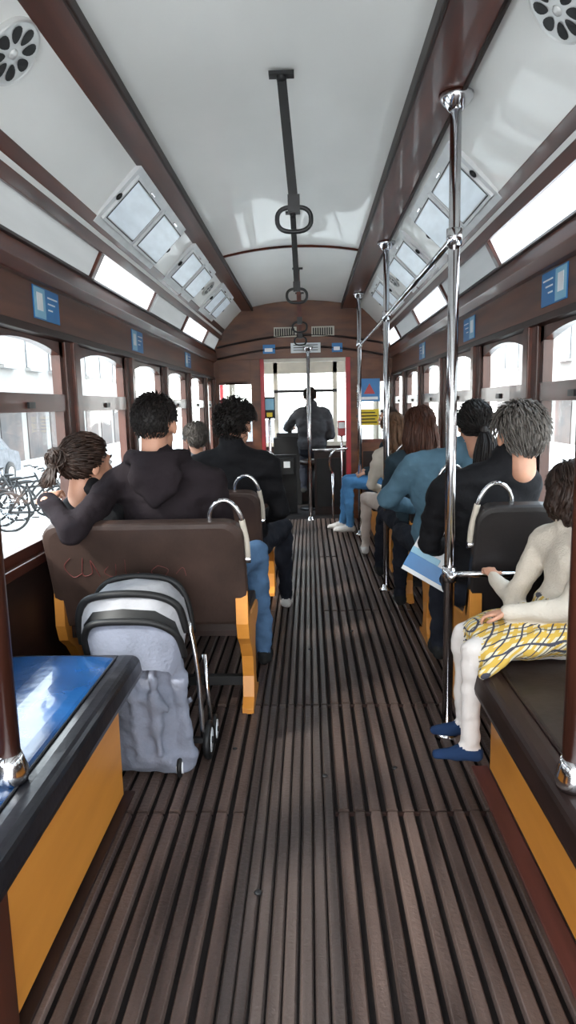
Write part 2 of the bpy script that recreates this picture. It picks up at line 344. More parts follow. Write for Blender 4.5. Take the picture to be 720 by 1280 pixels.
def person(name,hip,yaw,s,cols,hair,j=None,bulk=1.0,hyaw=0,hpitch=0,hroll=0,hood=False,extra=None,skin=SKIN,hcurl=.6,hairlen=.3,seed=1,vox=.013,hscale=1.0,handd=None,legbulk=1.0,collar=False):
    E=empty(name); hip=V(hip); Rz=rotz(math.radians(yaw))
    J=dict(hl=(-.09,0,0),hr=(.09,0,0),kl=(-.12,.42,.03),kr=(.12,.42,.03),al=(-.12,.44,-.40),ar=(.12,.44,-.40),
           waist=(0,-.01,.16),chest=(0,-.05,.34),neck=(0,-.06,.53),head=(0,-.03,.70),sl=(-.185,-.06,.47),sr=(.185,-.06,.47),
           el=(-.25,-.02,.20),er=(.25,-.02,.20),wl=(-.13,.21,.13),wr=(.13,.21,.13))
    world={}
    for k,v in (j or {}).items():
        if k.startswith('@'): world[k[1:]]=V(v)
        else: J[k]=v
    W={k:hip+Rz@(V(v)*s) for k,v in J.items()}; W.update(world)
    b_=bulk*s; P=[]
    def E_(c,r,l,f=b_): P.append(('e',c,(r[0]*f,r[1]*f,r[2]*f),Rz,l))
    E_(W['hl']*.5+W['hr']*.5+V((0,0,.01)),(.165,.125,.115),'bottom',s*legbulk); E_(W['waist'],(.15,.115,.15),'top'); E_(W['chest'],(.17,.12,.175),'top')
    E_((W['waist']+hip)*.5+V((0,0,.02)),(.165,.128,.11),'top')
    nk=W['neck']; shm=(W['sl']+W['sr'])*.5
    for a in('sl','sr'):
        P.append(('c',nk+V((0,0,-.02*s)),W[a]*.8+nk*.2,.062*b_,.064*b_,'top')); P.append(('c',W['chest']+V((0,0,.03*s)),W[a]*.93+shm*.07,.09*b_,.064*b_,'top'))
    P.append(('c',nk-V((0,0,.02)),nk*.35+W['head']*.65-V((0,0,.04*s)),.052*s,.048*s,'skin'))
    P.append(('c',nk-V((0,0,.03*s)),nk+V((0,0,(.05 if collar else .03)*s)),.070*b_,(.066 if collar else .062)*b_,'top'))
    for sd in('l','r'):
        P.append(('c',W['s'+sd],W['e'+sd],.060*b_,.047*b_,'top'))
        e,w=W['e'+sd],W['w'+sd]; P.append(('c',e,w,.047*b_,.034*b_,'top'))
        P.append(('c',w,w+(w-e).normalized()*.02*s,.027*s,.026*s,'skin'))
        h,k,a=W['h'+sd],W['k'+sd],W['a'+sd]
        P.append(('c',h,k,.088*s*legbulk,.064*s*legbulk,'bottom')); P.append(('c',k,a,.062*s*legbulk,.044*s*legbulk,'bottom'))
        P.append(('c',k*.72+a*.28+Rz@V((0,-.012*s,0)),k*.5+a*.5+Rz@V((0,-.008*s,0)),.056*s*legbulk,.052*s*legbulk,'bottom'))
        fd=Rz@V((0,1,0)); sh=a+V((0,0,-.05*s))
        P.append(('c',a,sh,.037*s,.038*s,'shoe'))
        P.append(('c',sh-fd*.03*s,sh+fd*.07*s,.040*s,.042*s,'shoe')); P.append(('c',sh+fd*.07*s-V((0,0,.004*s)),sh+fd*.16*s-V((0,0,.008*s)),.042*s,.030*s,'shoe'))
    if hood:
        H=lambda x,y,z: nk+Rz@(V((x,y,z))*s)
        arc=[H(-.085,.05,.0),H(-.105,-.02,.035),H(-.075,-.085,.04),H(0,-.115,.035),H(.075,-.085,.04),H(.105,-.02,.035),H(.085,.05,.0)]
        for q in range(6): P.append(('c',arc[q],arc[q+1],.036*s,.036*s,'top'))
        P.append(('e',H(0,-.115,-.04),(.115*s,.045*s,.095*s),Rz,'top')); P.append(('c',H(-.07,-.125,-.03),H(0,-.135,-.15),.030*s,.02*s,'top')); P.append(('c',H(.07,-.125,-.03),H(0,-.135,-.15),.030*s,.02*s,'top'))
    if extra: P+=extra(W,Rz,s)
    me=remesh_prims(P,vox*max(s,.8),5 if not hood else 3)
    cols=dict(cols); cols.setdefault('skin',skin); label_mesh(me,P,cols,.013*s)
    ob=bpy.data.objects.new('body',me); scene.collection.objects.link(ob); ob.parent=E
    R=Rz@Matrix.Rotation(math.radians(hyaw),3,'Z')@Matrix.Rotation(math.radians(hpitch),3,'X')@Matrix.Rotation(math.radians(hroll),3,'Y')
    hs=s*hscale; build_head(W['head'],R,hs,skin,E)
    if hair: hair_obj(W['head'],R,hs,hair[0],hair[1],E,seed,length=hairlen)
    for sd,sg in(('l',1),('r',-1)):
        w,e=W['w'+sd],W['e'+sd]; d=(w-e).normalized(); nn=V((0,0,-1))
        cu=hcurl
        if handd and sd in handd: d,nn,cu=handd[sd]
        hand('hand_'+('left' if sd=='l' else 'right'),w+d*.005,d,nn,sg,s*.95,cu,skin,E)
    return E,W
L_=lambda **k:k
person('seated_man',(-.55,2.93,.555),0,1.0,L_(top=C_BLACK,bottom=C_DENIM,shoe=C_SHOEB),('short',H_BLK),
  {'head':(-.03,-.07,.722),'neck':(-.015,-.09,.56),'chest':(0,-.07,.34),'sl':(-.205,-.09,.485),'sr':(.20,-.09,.485),
   '@el':(-.85,2.53,.89),'@wl':(-.975,2.64,1.0),'kr':(.34,.42,.06),'@ar':(-.19,3.42,.10),'kl':(-.06,.43,.04)},
  bulk=1.08,hood=True,hscale=1.09,seed=3,handd={'l':(V((-.1,.8,.15)),V((.2,.1,-1)),.5)},hyaw=-8)
person('seated_woman',(-.85,2.95,.48),0,.93,L_(top=C_BLACK2,bottom=C_DARKP,shoe=C_SHOEB),('bun',H_BRN),
  {'head':(-.045,-.07,.68),'neck':(-.035,-.08,.55),'sl':(-.13,-.07,.48),'sr':(.13,-.07,.48),'el':(-.13,.08,.2),'er':(.13,.1,.2),'wl':(-.08,.3,.16),'wr':(.05,.3,.16),'kl':(-.08,.42,.03),'kr':(.06,.42,.03),'al':(-.08,.44,-.37),'ar':(.06,.44,-.37)},
  bulk=.9,hyaw=-42,hpitch=-2,hscale=1.16,seed=5,collar=True)
person('seated_man',(-.37,3.90,.54),0,1.0,L_(top=C_BLACK2,bottom=C_DARKP,shoe=C_SHOEW),('curly',H_BLK),
  {'head':(.02,-.05,.70),'neck':(0,-.08,.55),'sl':(-.19,-.06,.48),'sr':(.20,-.06,.48),'kr':(.25,.42,.03),'ar':(.26,.54,-.45),'er':(.26,.02,.2)},bulk=1.15,hyaw=-15,seed=8,legbulk=1.05,hscale=1.08,collar=True)
person('elderly_passenger',(-.74,4.85,.50),0,.9,L_(top=C_GREY,bottom=C_DARKP,shoe=C_SHOEB),('wavy',H_GRY),{},bulk=.95,hyaw=20,seed=9)
person('seated_man',(.825,2.92,.535),0,.98,L_(top=C_BLACK2,bottom=C_DARKP,shoe=C_SHOEB),('wavy',H_GRY),
  {'head':(.10,-.10,.68),'neck':(.065,-.09,.55),'sl':(-.21,-.07,.46),'sr':(.15,-.07,.485),'el':(-.245,.05,.20),'wl':(-.10,.27,.12),'er':(.14,.05,.2),'wr':(.06,.27,.12),'kl':(-.12,.42,.03),'kr':(.08,.42,.03),'al':(-.12,.44,-.4),'ar':(.08,.44,-.4)},bulk=1.1,hscale=1.12,seed=11,hyaw=8,collar=True)
person('seated_woman',(.81,3.72,.54),0,.95,L_(top=C_DENIML,bottom=C_DARKP,shoe=C_SHOEB),('pony',H_BLK),
  {'head':(.12,-.12,.72),'neck':(.05,-.10,.55),'chest':(-.01,-.05,.36),'sl':(-.19,-.05,.50),'sr':(.13,-.08,.49),'el':(-.33,.10,.28),'wl':(-.14,.32,.2),'er':(.14,.05,.2),'wr':(.06,.27,.15),'kl':(-.20,.44,.03),'kr':(.03,.44,.03),'al':(-.18,.62,-.43),'ar':(.0,.52,-.4)},bulk=1.25,hscale=1.08,seed=12,hyaw=10,hairlen=.28)
person('seated_woman',(.79,4.55,.53),0,.93,L_(top=C_TEAL,bottom=C_DARKP,shoe=C_SHOEB),('long',H_AUB),
  {'head':(.0,-.03,.72),'kl':(-.20,.44,.03),'kr':(.03,.44,.03),'al':(-.22,.60,-.43),'ar':(.0,.6,-.43),'er':(.18,.05,.2),'el':(-.22,.05,.2)},bulk=1.05,seed=13,hyaw=15,hairlen=.30,hscale=1.1)
person('seated_woman',(.78,5.45,.52),0,.9,L_(top=C_CREAM,bottom=C_PALE,shoe=C_SHOEW),('long',H_LBR),
  {'head':(-.06,-.03,.70),'kl':(-.26,.44,.03),'kr':(-.06,.44,.03),'al':(-.26,.55,-.45),'ar':(-.08,.5,-.45),'er':(.18,.05,.2)},bulk=1.0,seed=14,hyaw=35,hairlen=.25,hscale=1.08)
person('seated_passenger',(.84,7.0,.54),90,.93,L_(top=C_TEAL,bottom=C_JEANB,shoe=C_SHOEW),('short',H_BRN),{'ar':(.10,.46,-.44),'al':(-.12,.40,-.44)},bulk=1.0,seed=15)
def skirt(W,Rz,s):
    c=(W['hl']+W['hr'])*.5
    out=[('e',c+V((-.05,0,.02)),(.17,.17,.075),None,'skirt'),('e',c+V((-.16,0,.005)),(.16,.18,.064),None,'skirt'),('e',c+V((-.265,0,-.03)),(.055,.17,.07),None,'skirt'),('e',c+V((0,0,.09)),(.10,.11,.09),None,'skirt')]
    for k in range(6):
        a=-.14+.056*k; out.append(('c',c+V((-.12,a,.05)),c+V((-.295,a*1.15,-.065)),.018,.024,'skirt'))
    return out
person('seated_girl',(.895,2.20,.575),90,.66,L_(top=C_CREAM,bottom=C_WHITE,shoe=C_NAVY,skirt=PLAID),('bob',H_BRN),
  {'kl':(-.12,.47,-.03),'kr':(.10,.47,-.03),'al':(-.12,.48,-.52),'ar':(.10,.46,-.50),'head':(.03,-.03,.72),'neck':(.02,-.03,.55),'@sr':(.865,2.32,.87),'@er':(.78,2.36,.65),'@wr':(.745,2.50,.70),'el':(-.22,.05,.2),'wl':(-.1,.3,.15)},
  bulk=1.18,extra=skirt,hyaw=-85,hscale=1.22,seed=17,vox=.012,hairlen=.10,collar=True,handd={'r':(V((-.05,.8,.25)),V((0,.5,-1)),1.3)})
person('tram_driver',(.10,8.86,.76),0,1.0,L_(top=C_CHAR,bottom=C_DARKP,shoe=C_SHOEB),('short',H_BRN),{'el':(-.32,.1,.3),'wl':(-.28,.3,.3),'al':(-.12,.3,-.5),'ar':(.12,.3,-.5),'head':(-.02,0,.69)},bulk=1.2,seed=19,collar=True)

# folded stroller
E=empty('folded_stroller')
P=[]
def q(x,y,z): return V((x,y,z))
P+= [('e',q(-.60,2.42,.50),(.165,.085,.12),None,'f'),('e',q(-.585,2.40,.36),(.155,.085,.16),None,'f'),('e',q(-.56,2.37,.2),(.145,.09,.18),None,'f'),('e',q(-.53,2.36,.09),(.135,.10,.07),None,'f'),
     ('c',q(-.71,2.36,.54),q(-.66,2.32,.08),.03,.03,'f'),('c',q(-.44,2.36,.52),q(-.40,2.33,.08),.03,.03,'f'),('c',q(-.66,2.33,.045),q(-.40,2.33,.045),.03,.03,'f'),
     ('c',q(-.62,2.31,.50),q(-.56,2.275,.10),.016,.02,'f'),('c',q(-.52,2.31,.46),q(-.49,2.27,.12),.014,.018,'f'),('c',q(-.66,2.32,.34),q(-.46,2.28,.28),.012,.012,'f')]
me=remesh_prims(P,.010,3); label_mesh(me,P,{'f':C_STROL},.018); ob=bpy.data.objects.new('fabric_body',me); scene.collection.objects.link(ob); ob.parent=E
b=MB()
b.tube([(-.785,2.38,.50),(-.785,2.36,.60),(-.75,2.35,.67),(-.64,2.34,.695),(-.50,2.35,.685),(-.42,2.36,.64),(-.40,2.38,.54)],.014,BLACK,10,smoothpts=6)
b.tube([(-.75,2.33,.47),(-.75,2.31,.55),(-.71,2.29,.60),(-.60,2.285,.61),(-.49,2.29,.60),(-.42,2.31,.55),(-.40,2.34,.46)],.013,BLACK,10,smoothpts=6)
b.tube([(-.78,2.50,.50),(-.77,2.50,.62),(-.71,2.50,.70),(-.58,2.50,.72),(-.46,2.49,.70),(-.41,2.49,.62),(-.39,2.48,.5)],.012,BLACK,10,smoothpts=6)
b.tube([(-.40,2.44,.56),(-.37,2.42,.38),(-.36,2.42,.10)],.010,CHROME,8,smoothpts=4)
b.tube([(-.76,2.46,.56),(-.72,2.45,.3),(-.68,2.42,.10)],.010,CHROME,8,smoothpts=4)
b.tube([(-.36,2.52,.40),(-.34,2.50,.10)],.010,CHROME,8)
b.box(-.70,-.34,2.40,2.42,.09,.11,BLACK)
b.finish('frame',E)
b=MB(); A=[(-.785,2.365,.52),(-.775,2.36,.62),(-.73,2.35,.675),(-.62,2.345,.69),(-.50,2.35,.68),(-.43,2.36,.635),(-.40,2.375,.53)]
B_=[(-.775,2.50,.52),(-.765,2.50,.63),(-.71,2.50,.695),(-.60,2.50,.715),(-.48,2.49,.70),(-.42,2.49,.64),(-.395,2.48,.53)]
C_=[(-.745,2.335,.47),(-.745,2.31,.55),(-.71,2.295,.595),(-.60,2.29,.605),(-.49,2.295,.595),(-.425,2.31,.55),(-.405,2.335,.47)]
LIN=cloth('canopy_lining',(0.36,0.36,0.38))
mid=[tuple((V(a)+V(c))*.5) for a,c in zip(A,C_)]
b.add(A+B_,[(i,i+1,7+i+1,7+i) for i in range(6)],LIN,True)
b.add(A+mid,[(i,i+1,7+i+1,7+i) for i in range(6)],LIN,True)
b.add(mid+C_,[(i,i+1,7+i+1,7+i) for i in range(6)],BLACK,True)
b.add(C_+[(-.71,2.30,.40),(-.69,2.29,.42),(-.65,2.285,.43),(-.58,2.28,.43),(-.5,2.285,.43),(-.45,2.29,.42),(-.44,2.30,.40)],[(i,i+1,7+i+1,7+i) for i in range(6)],C_STROL,True)
b.finish('canopy',E)
for i,(x,y,r) in enumerate([(-.345,2.46,.075),(-.70,2.48,.075),(-.34,2.58,.06),(-.43,2.32,.045)]):
    b=MB(); pts=[(x,y+r*.8*math.cos(t),r+r*.8*math.sin(t)) for t in [2*math.pi*k/24 for k in range(24)]]
    b.tube(pts,r*.2,BLACK,8,closed=True); b.tube([(x-.012,y,r),(x+.012,y,r)],r*.62,PAPER,18); b.tube([(x-.018,y,r),(x+.018,y,r)],r*.18,DARKMET,10); b.finish('wheel_%d'%(i+1),E)

Y0,Y1=-0.9,8.0
# ------------------------------------------------------------------ floor
b=MB(); b.box(-1.12,1.12,Y0,9.9,-0.06,-0.001,SLATBASE)
def slats(x0,x1,y0,y1,pitch,w,h,m):
    n=int((x1-x0)/pitch+0.5)
    for i in range(n):
        xc=x0+pitch*(i+0.5)+random.uniform(-.0015,.0015); hw=w/2
        hh=h+random.uniform(-.0015,.0015)
        b.prism([(xc-hw,-0.001),(xc+hw,-0.001),(xc+hw-.003,hh-.003),(xc+hw-.006,hh),(xc-hw+.006,hh),(xc-hw+.003,hh-.003)],'y',y0+random.uniform(0.004,.01),y1-random.uniform(.004,.01),m)
for (ya,yb) in [(Y0,2.08),(2.08,2.9),(2.9,4.3),(4.3,5.9),(5.9,7.95)]:
    slats(-1.03,-0.17,ya,yb,0.054,0.040,0.015,SLAT)
    slats(0.13,0.70 if yb<2.3 else 1.03,ya,yb,0.054,0.039,0.017,SLAT)
slats(-0.17,0.13,Y0,2.9,0.0375,0.034,0.011,SLATC)
slats(-0.17,0.13,2.9,7.95,0.0375,0.031,0.013,SLATC)
for y in (2.08,2.9):
    b.box(0.13,0.66,y-.005,y+.005,-.001,.010,WOODD)
for (x,y) in [(0.36,2.35),(0.10,2.3),(-.25,2.5),(.05,3.6),(.3,3.9),(-.1,1.7)]:
    b.ell((x,y,.014),(.012,.012,.006),DARKMET,8,4)
b.finish('floor')
b=MB(); b.box(0.64,0.70,Y0,2.35,0,0.024,REDWOOD); b.box(-0.61,-0.57,Y0,2.2,0,0.02,WOODD); b.finish('trim_floor_edge',bevel=.003)

# ------------------------------------------------------------------ ceiling
prof=[]
for i in range(13):
    x=-0.62+1.24*i/12; prof.append((x,2.525-.075*(x/.62)**2))
cr=[(0.62,2.45),(0.69,2.42),(0.77,2.345),(0.84,2.27),(0.905,2.195)]
full=[(-x,z) for x,z in reversed(cr[1:])]+prof+cr[1:]
b=MB(); b.sweep(full,Y0,Y1+1.7,CEIL,True); b.finish('ceiling')
b=MB()
b.box(-.70,-.562,Y0,Y1,2.422,2.47,WOOD); b.box(.46,.62,Y0,Y1,2.422,2.49,WOOD)
b.box(-.712,-.695,Y0,Y1,2.412,2.43,WOODD); b.box(-.567,-.552,Y0,Y1,2.415,2.46,WOODD)
b.box(.449,.463,Y0,Y1,2.415,2.48,WOODD); b.box(.615,.632,Y0,Y1,2.412,2.45,WOODD)
b.finish('trim_ceiling_beams',bevel=.006)
b=MB()
for y in (1.0,5.3):
    p=[(x,z-.012) for x,z in full]
    for i in range(len(p)-1):
        (xa,za),(xb,zb)=p[i],p[i+1]
        if y<2 and abs(xa)<.7: continue
        b.add([(xa,y,za),(xb,y,zb),(xb,y+.035,zb),(xa,y+.035,za),(xa,y,za+.03),(xb,y,zb+.03),(xb,y+.035,zb+.03),(xa,y+.035,za+.03)],[(0,1,2,3),(0,4,5,1),(3,2,6,7)],WOOD,True)
b.finish('trim_ceiling_ribs')
for sgn,nm in((-1,'left'),(1,'right')):
    b=MB()
    def rail(pts,m): b.prism([(sgn*x,z) for x,z in pts],'y',Y0,Y1,m)
    rail([(.878,2.218),(.912,2.178),(.925,2.195),(.895,2.235)],WOOD)
    rail([(.905,2.20),(.93,2.14),(.945,2.15),(.92,2.21)],CEIL)
    rail([(.908,2.15),(.930,2.105),(.96,2.12),(.94,2.16)],WOOD)
    rail([(.99,1.98),(1.035,1.955),(1.06,1.97),(1.01,2.005)],WOODD)
    rail([(.985,1.93),(.975,1.90),(1.0,1.86),(1.06,1.86),(1.06,1.975),(1.0,1.975)],WOOD)
    rail([(1.03,1.66),(1.03,1.87),(1.08,1.87),(1.08,1.66)],CORNICE)
    rail([(1.015,1.690),(1.015,1.66),(1.05,1.65),(1.05,1.695)],WOODD)
    seps=[-.1,1.1,2.3,3.5,4.72,5.94,7.1]
    for y in seps: b.prism([(sgn*.925,2.135),(sgn*1.015,1.965),(sgn*1.045,1.975),(sgn*.95,2.15)],'y',y-.025,y+.025,WOOD)
    b.finish('trim_clerestory_'+nm,bevel=.003)
    ys=[Y0]+seps+[Y1]
    for k in range(len(ys)-1):
        bright=(k%2==0) if sgn<0 else (k%2==1)
        g=MB(); x0,z0,x1,z1=sgn*.945,2.135,sgn*1.03,1.97
        g.add([(x0,ys[k],z0),(x0,ys[k+1],z0),(x1,ys[k+1],z1),(x1,ys[k],z1)],[(0,1,2,3)],FROSTB if bright else FROST)
        g.finish('window_clerestory_%s_%d'%(nm,k+1))
# ------------------------------------------------------------------ side walls + windows
wid=0
for sgn,nm,c0,per in((-1,'left',3.22,1.04),(1,'right',3.07,0.99)):
    b=MB()
    def sbox(a0,a1,y0,y1,z0,z1,m):
        x0,x1=sorted((sgn*a0,sgn*a1)); b.box(x0,x1,y0,y1,z0,z1,m)
    sbox(1.05,1.10,Y0,Y1,0,.74,WOODD)
    sbox(1.035,1.055,Y0,Y1,.02,.14,WOOD)
    sbox(1.02,1.12,Y0,Y1,.74,.78,WOOD)
    cs=[c0+per*k for k in range(-4,6)]
    cs=[c for c in cs if Y0<c<Y1-.15]+[Y1-.03]
    for c in cs:
        w=.10 if c<Y1-.1 else .08
        sbox(1.03,1.10,c-w,c+w,.76,1.67,WOODV)
        sbox(1.012,1.04,c-.035,c+.035,.76,1.66,WOOD)
    b.finish('wall_'+nm,bevel=.005)
    edges=[Y0]+cs
    for k in range(len(edges)-1):
        ya=edges[k]+(.10 if k else 0); yb=edges[k+1]-.10
        wid+=1; b=MB()
        n=12; poly=[(ya,1.69)]
        for i in range(n+1):
            t=i/n; poly.append((ya+(yb-ya)*t,1.585+.05*(1-(2*t-1)**2)))
        poly.append((yb,1.69))
        for i in range(1,n+1):
            p,q=poly[i],poly[i+1]; b.prism([p,q,(q[0],1.70),(p[0],1.70)],'x',sgn*1.045,sgn*1.085,WOODV)
        sbox(1.045,1.085,ya,ya+.04,.78,1.69,WOODV); sbox(1.045,1.085,yb-.04,yb,.78,1.69,WOODV)
        sbox(1.04,1.09,ya,yb,1.345,1.42,WOOD); sbox(1.045,1.085,ya,yb,.78,.825,WOOD)
        sbox(1.066,1.070,ya,yb,.78,1.69,GLASS)
        sbox(1.03,1.045,(ya+yb)/2-.03,(ya+yb)/2+.03,1.36,1.385,DARKMET)
        b.finish('window_%d'%wid)
for (sgn,y,z) in [(-1,2.92,1.785),(-1,4.45,1.775),(-1,6.3,1.775),(1,2.78,1.785),(1,4.2,1.775),(1,5.9,1.775)]:
    b=MB()
    def lay(d0,d1,y0,y1,z0,z1,m):
        x0,x1=sorted((sgn*d0,sgn*d1)); b.box(x0,x1,y0,y1,z0,z1,m)
    lay(1.029,1.025,y-.14,y+.14,z-.065,z+.065,BLUE)
    lay(1.0249,1.0235,y-.135,y-.02,z-.06,z+.06,LBLUE)
    lay(1.0234,1.022,y-.11,y-.05,z-.03,z+.04,PAPER)
    for q in range(3): lay(1.0249,1.0235,y+.01,y+.12-q*.03,z+.03-q*.025,z+.036-q*.025,PAPER)
    b.finish('wall_sticker')
# ------------------------------------------------------------------ ceiling hatches & round vents
def cove_matrix(sgn,x,z,y):
    n=V((-sgn*.70,0,-.72)).normalized(); ax=V((0,1,0)); u=V((sgn*.72,0,-.70)).normalized()
    return Matrix((( ax.x,u.x,n.x,sgn*x),(ax.y,u.y,n.y,y),(ax.z,u.z,n.z,z),(0,0,0,1)))
for sgn in(-1,1):
    for yc,L in ((3.78,.56),(5.2,.50),(6.6,.42)):
        if sgn>0: yc-=.15
        b=MB(); b.M=cove_matrix(sgn,.797,2.322,yc)
        b.box(-L,L,-.165,.16,-.01,.022,WHITE)
        for c in(-L/2,L/2):
            w=L/2-.035
            b.box(c-w,c+w,-.13,.125,.022,.036,WHITE)
            b.box(c-w+.02,c+w-.02,-.105,.10,.034,.040,HATCH)
            for (e0,e1,f0,f1) in [(c-w+.012,c+w-.012,-.115,-.109),(c-w+.012,c+w-.012,.104,.110),(c-w+.012,c-w+.018,-.115,.110),(c+w-.018,c+w-.012,-.115,.110)]: b.box(e0,e1,f0,f1,.036,.039,DARKMET)
            b.box(c-.03,c+.03,-.13,-.12,.03,.046,CHROME)
        b.ell((-L+.02,0,.03),(.01,.02,.01),DARKMET,8,5); b.ell((L-.02,0,.03),(.01,.02,.01),DARKMET,8,5)
        b.finish('ceiling_hatch',bevel=.004)
def vent(sgn,x,z,y,r):
    b=MB(); b.M=cove_matrix(sgn,x,z,y)
    n=40; C=[2*math.pi*i/n for i in range(n)]
    ring=lambda rr,h:[(rr*math.cos(t),rr*math.sin(t),h) for t in C]
    vs=[(0,0,.010)]+ring(r*.93,.010)+ring(r*.97,.013)+ring(r,.010)+ring(r*1.02,-.012)
    fs=[(0,1+i,1+(i+1)%n) for i in range(n)]
    for L in range(3): fs+=[(1+L*n+i,1+L*n+(i+1)%n,1+(L+1)*n+(i+1)%n,1+(L+1)*n+i) for i in range(n)]
    b.add(vs,fs,VENTM)
    for k in range(8):
        t=2*math.pi*k/8; pr=[]
        for i in range(14):
            a=2*math.pi*i/14; u=r*.58+r*.27*math.cos(a); w=r*.18*math.sin(a)*(1+.3*math.cos(a))
            pr.append((u*math.cos(t)-w*math.sin(t),u*math.sin(t)+w*math.cos(t),.0115))
        b.add(pr,[tuple(range(14))],BLACK)
    b.ell((0,0,.010),(r*.16,r*.16,.008),VENTM,16,6)
    b.finish('ceiling_air_vent')
vent(-1,.757,2.352,2.07,.10); vent(1,.742,2.365,1.99,.10); vent(-1,.77,2.34,5.95,.07); vent(1,.77,2.34,5.8,.07)

# ------------------------------------------------------------------ hanging straps
for (y,top,lean,mat) in [(2.62,2.51,.035,BLACK),(4.38,2.51,.015,BLACK),(6.1,2.51,.01,REDWOOD),(7.4,2.51,.0,REDWOOD)]:
    b=MB(); x=-.012
    b.box(x-.045,x+.045,y-.02,y+.02,top-.008,top+.004,DARKMET)
    b.ell((x,y,top-.012),(.02,.02,.015),DARKMET,10,6)
    zb=2.075
    b.M=Matrix.Translation((x,y,0))
    vs=[(-.017,-.003,top-.01),(.017,-.003,top-.01),(lean+.017,-.003,zb),(lean-.017,-.003,zb),(-.017,.003,top-.01),(.017,.003,top-.01),(lean+.017,.003,zb),(lean-.017,.003,zb)]
    b.add(vs,[(0,1,2,3),(4,7,6,5),(0,3,7,4),(1,5,6,2),(3,2,6,7),(0,4,5,1)],mat)
    b.box(lean-.022,lean+.022,-.008,.008,zb-.03,zb+.03,DARKMET)
    pts=[]
    for i in range(28):
        t=2*math.pi*i/28; c,s_=math.cos(t),math.sin(t)
        pts.append((lean+.062*math.copysign(abs(c)**.75,c),0,zb-.055+.043*math.copysign(abs(s_)**.8,s_)))
    b.tube(pts,.0085,DARKMET,8,closed=True)
    b.finish('hanging_strap_handle')

# ------------------------------------------------------------------ chrome poles
def pole(x,y,z1,clamps=()):
    b=MB(); b.tube([(x,y,0.01),(x,y,z1)],.0205,CHROME,16)
    b.tube([(x,y,.0),(x,y,.02),(x,y,.03),(x,y,.05)],[.052,.05,.028,.024],CHROME,18)
    b.tube([(x,y,z1+.0),(x,y,z1-.02),(x,y,z1-.045),(x,y,z1-.055)],[.062,.058,.034,.024],CHROME,18)
    for z in clamps: b.tube([(x,y,z-.03),(x,y,z+.03)],.028,CHROME,14)
    return b
PX=.605
b=pole(PX,2.62,2.422,(.68,1.94))
b.tube([(PX,2.62,.68),(PX+.1,2.60,.685),(.93,2.56,.69)],.013,CHROME,12)
b.tube([(PX,2.62,.68),(PX,2.56,.68)],.02,CHROME,10)
b.tube([(PX,2.62,1.94),(PX,6.95,1.94)],.014,CHROME,12); b.finish('chrome_grab_pole')
pole(PX,4.82,2.422,(1.94,)).finish('chrome_grab_pole')
pole(PX-.03,6.95,2.425,(1.94,)).finish('chrome_grab_pole')
b=pole(.065,7.9,2.0); b.box(.045,.085,7.9,7.97,1.95,2.0,CHROME); b.finish('chrome_grab_pole')
for x in(-.625,.635):
    b=MB(); b.tube([(x,1.41,.53 if x<0 else .51),(x,1.41,2.45)],.026,WOODV,16)
    zt=.52 if x<0 else .50
    b.tube([(x,1.41,zt),(x,1.41,zt+.012),(x,1.41,zt+.03),(x,1.41,zt+.05),(x,1.41,zt+.07)],[.036,.04,.04,.034,.028],CHROME,18)
    b.finish('wooden_post')
# ------------------------------------------------------------------ benches
def bench(name,sgn,edge,panel,y0,y1,top,leather,lip,board=None,th=.085):
    b=MB(); r=.03; z0=top-th; bk=1.03
    # front roll (lip) and padded top, cross-section in (distance from centre, height)
    lipp=[(edge+.075,z0),(edge,z0),(edge-.004,z0+.02)]+[(edge+r-r*math.cos(math.radians(a)),top-r+r*math.sin(math.radians(a))) for a in(0,20,40,60,80)]+[(edge+.05,top+.001),(edge+.075,top-.001)]
    b.prism([(sgn*x,z) for x,z in lipp],'y',y0,y1,lip)
    tp=[(edge+.075,z0),(edge+.075,top-.002)]+[(edge+.075+(bk-edge-.075)*t,top+.012*math.sin(math.pi*t)**.6) for t in(.04,.12,.3,.5,.7,.88,.96)]+[(bk,top-.002),(bk,z0)]
    b.prism([(sgn*x,z) for x,z in tp],'y',y0,y1-.03,leather)
    b.prism([(sgn*x,z) for x,z in [(edge+.075,z0),(edge+.075,top+.001),(bk,top+.001),(bk,z0)]],'y',y1-.03,y1,lip)
    b.tube([(sgn*(edge+.076),y0,top+.002),(sgn*(edge+.076),y1-.03,top+.002)],.004,lip,6)
    xs2=sorted((sgn*(edge+.01),sgn*1.03)); b.box(xs2[0],xs2[1],y0+.01,y1-.01,z0-.012,z0,WOODD)
    xs3=sorted((sgn*panel,sgn*1.03)); b.box(xs3[0],xs3[1],y0+.02,y1-.04,.03,z0-.012,ORANGE)
    b.box(xs3[0]+.01,xs3[1]-.01,y0+.02,y1-.05,0.0,.03,WOODD)
    if board: b.box(min(sgn*panel,sgn*(panel-.03)),max(sgn*panel,sgn*(panel-.03)),board[0],board[1],0,z0-.012,WOODV)
    b.finish(name,bevel=.004)
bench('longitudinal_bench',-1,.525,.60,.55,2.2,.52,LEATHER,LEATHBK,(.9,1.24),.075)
bench('longitudinal_bench',1,.585,.70,.55,2.36,.50,LEATHBR,WOODD)
bench('longitudinal_bench',-1,.60,.68,6.55,7.85,.48,LEATHBR,LEATHBK)
bench('longitudinal_bench',1,.62,.70,6.1,7.85,.48,LEATHBR,LEATHBK)

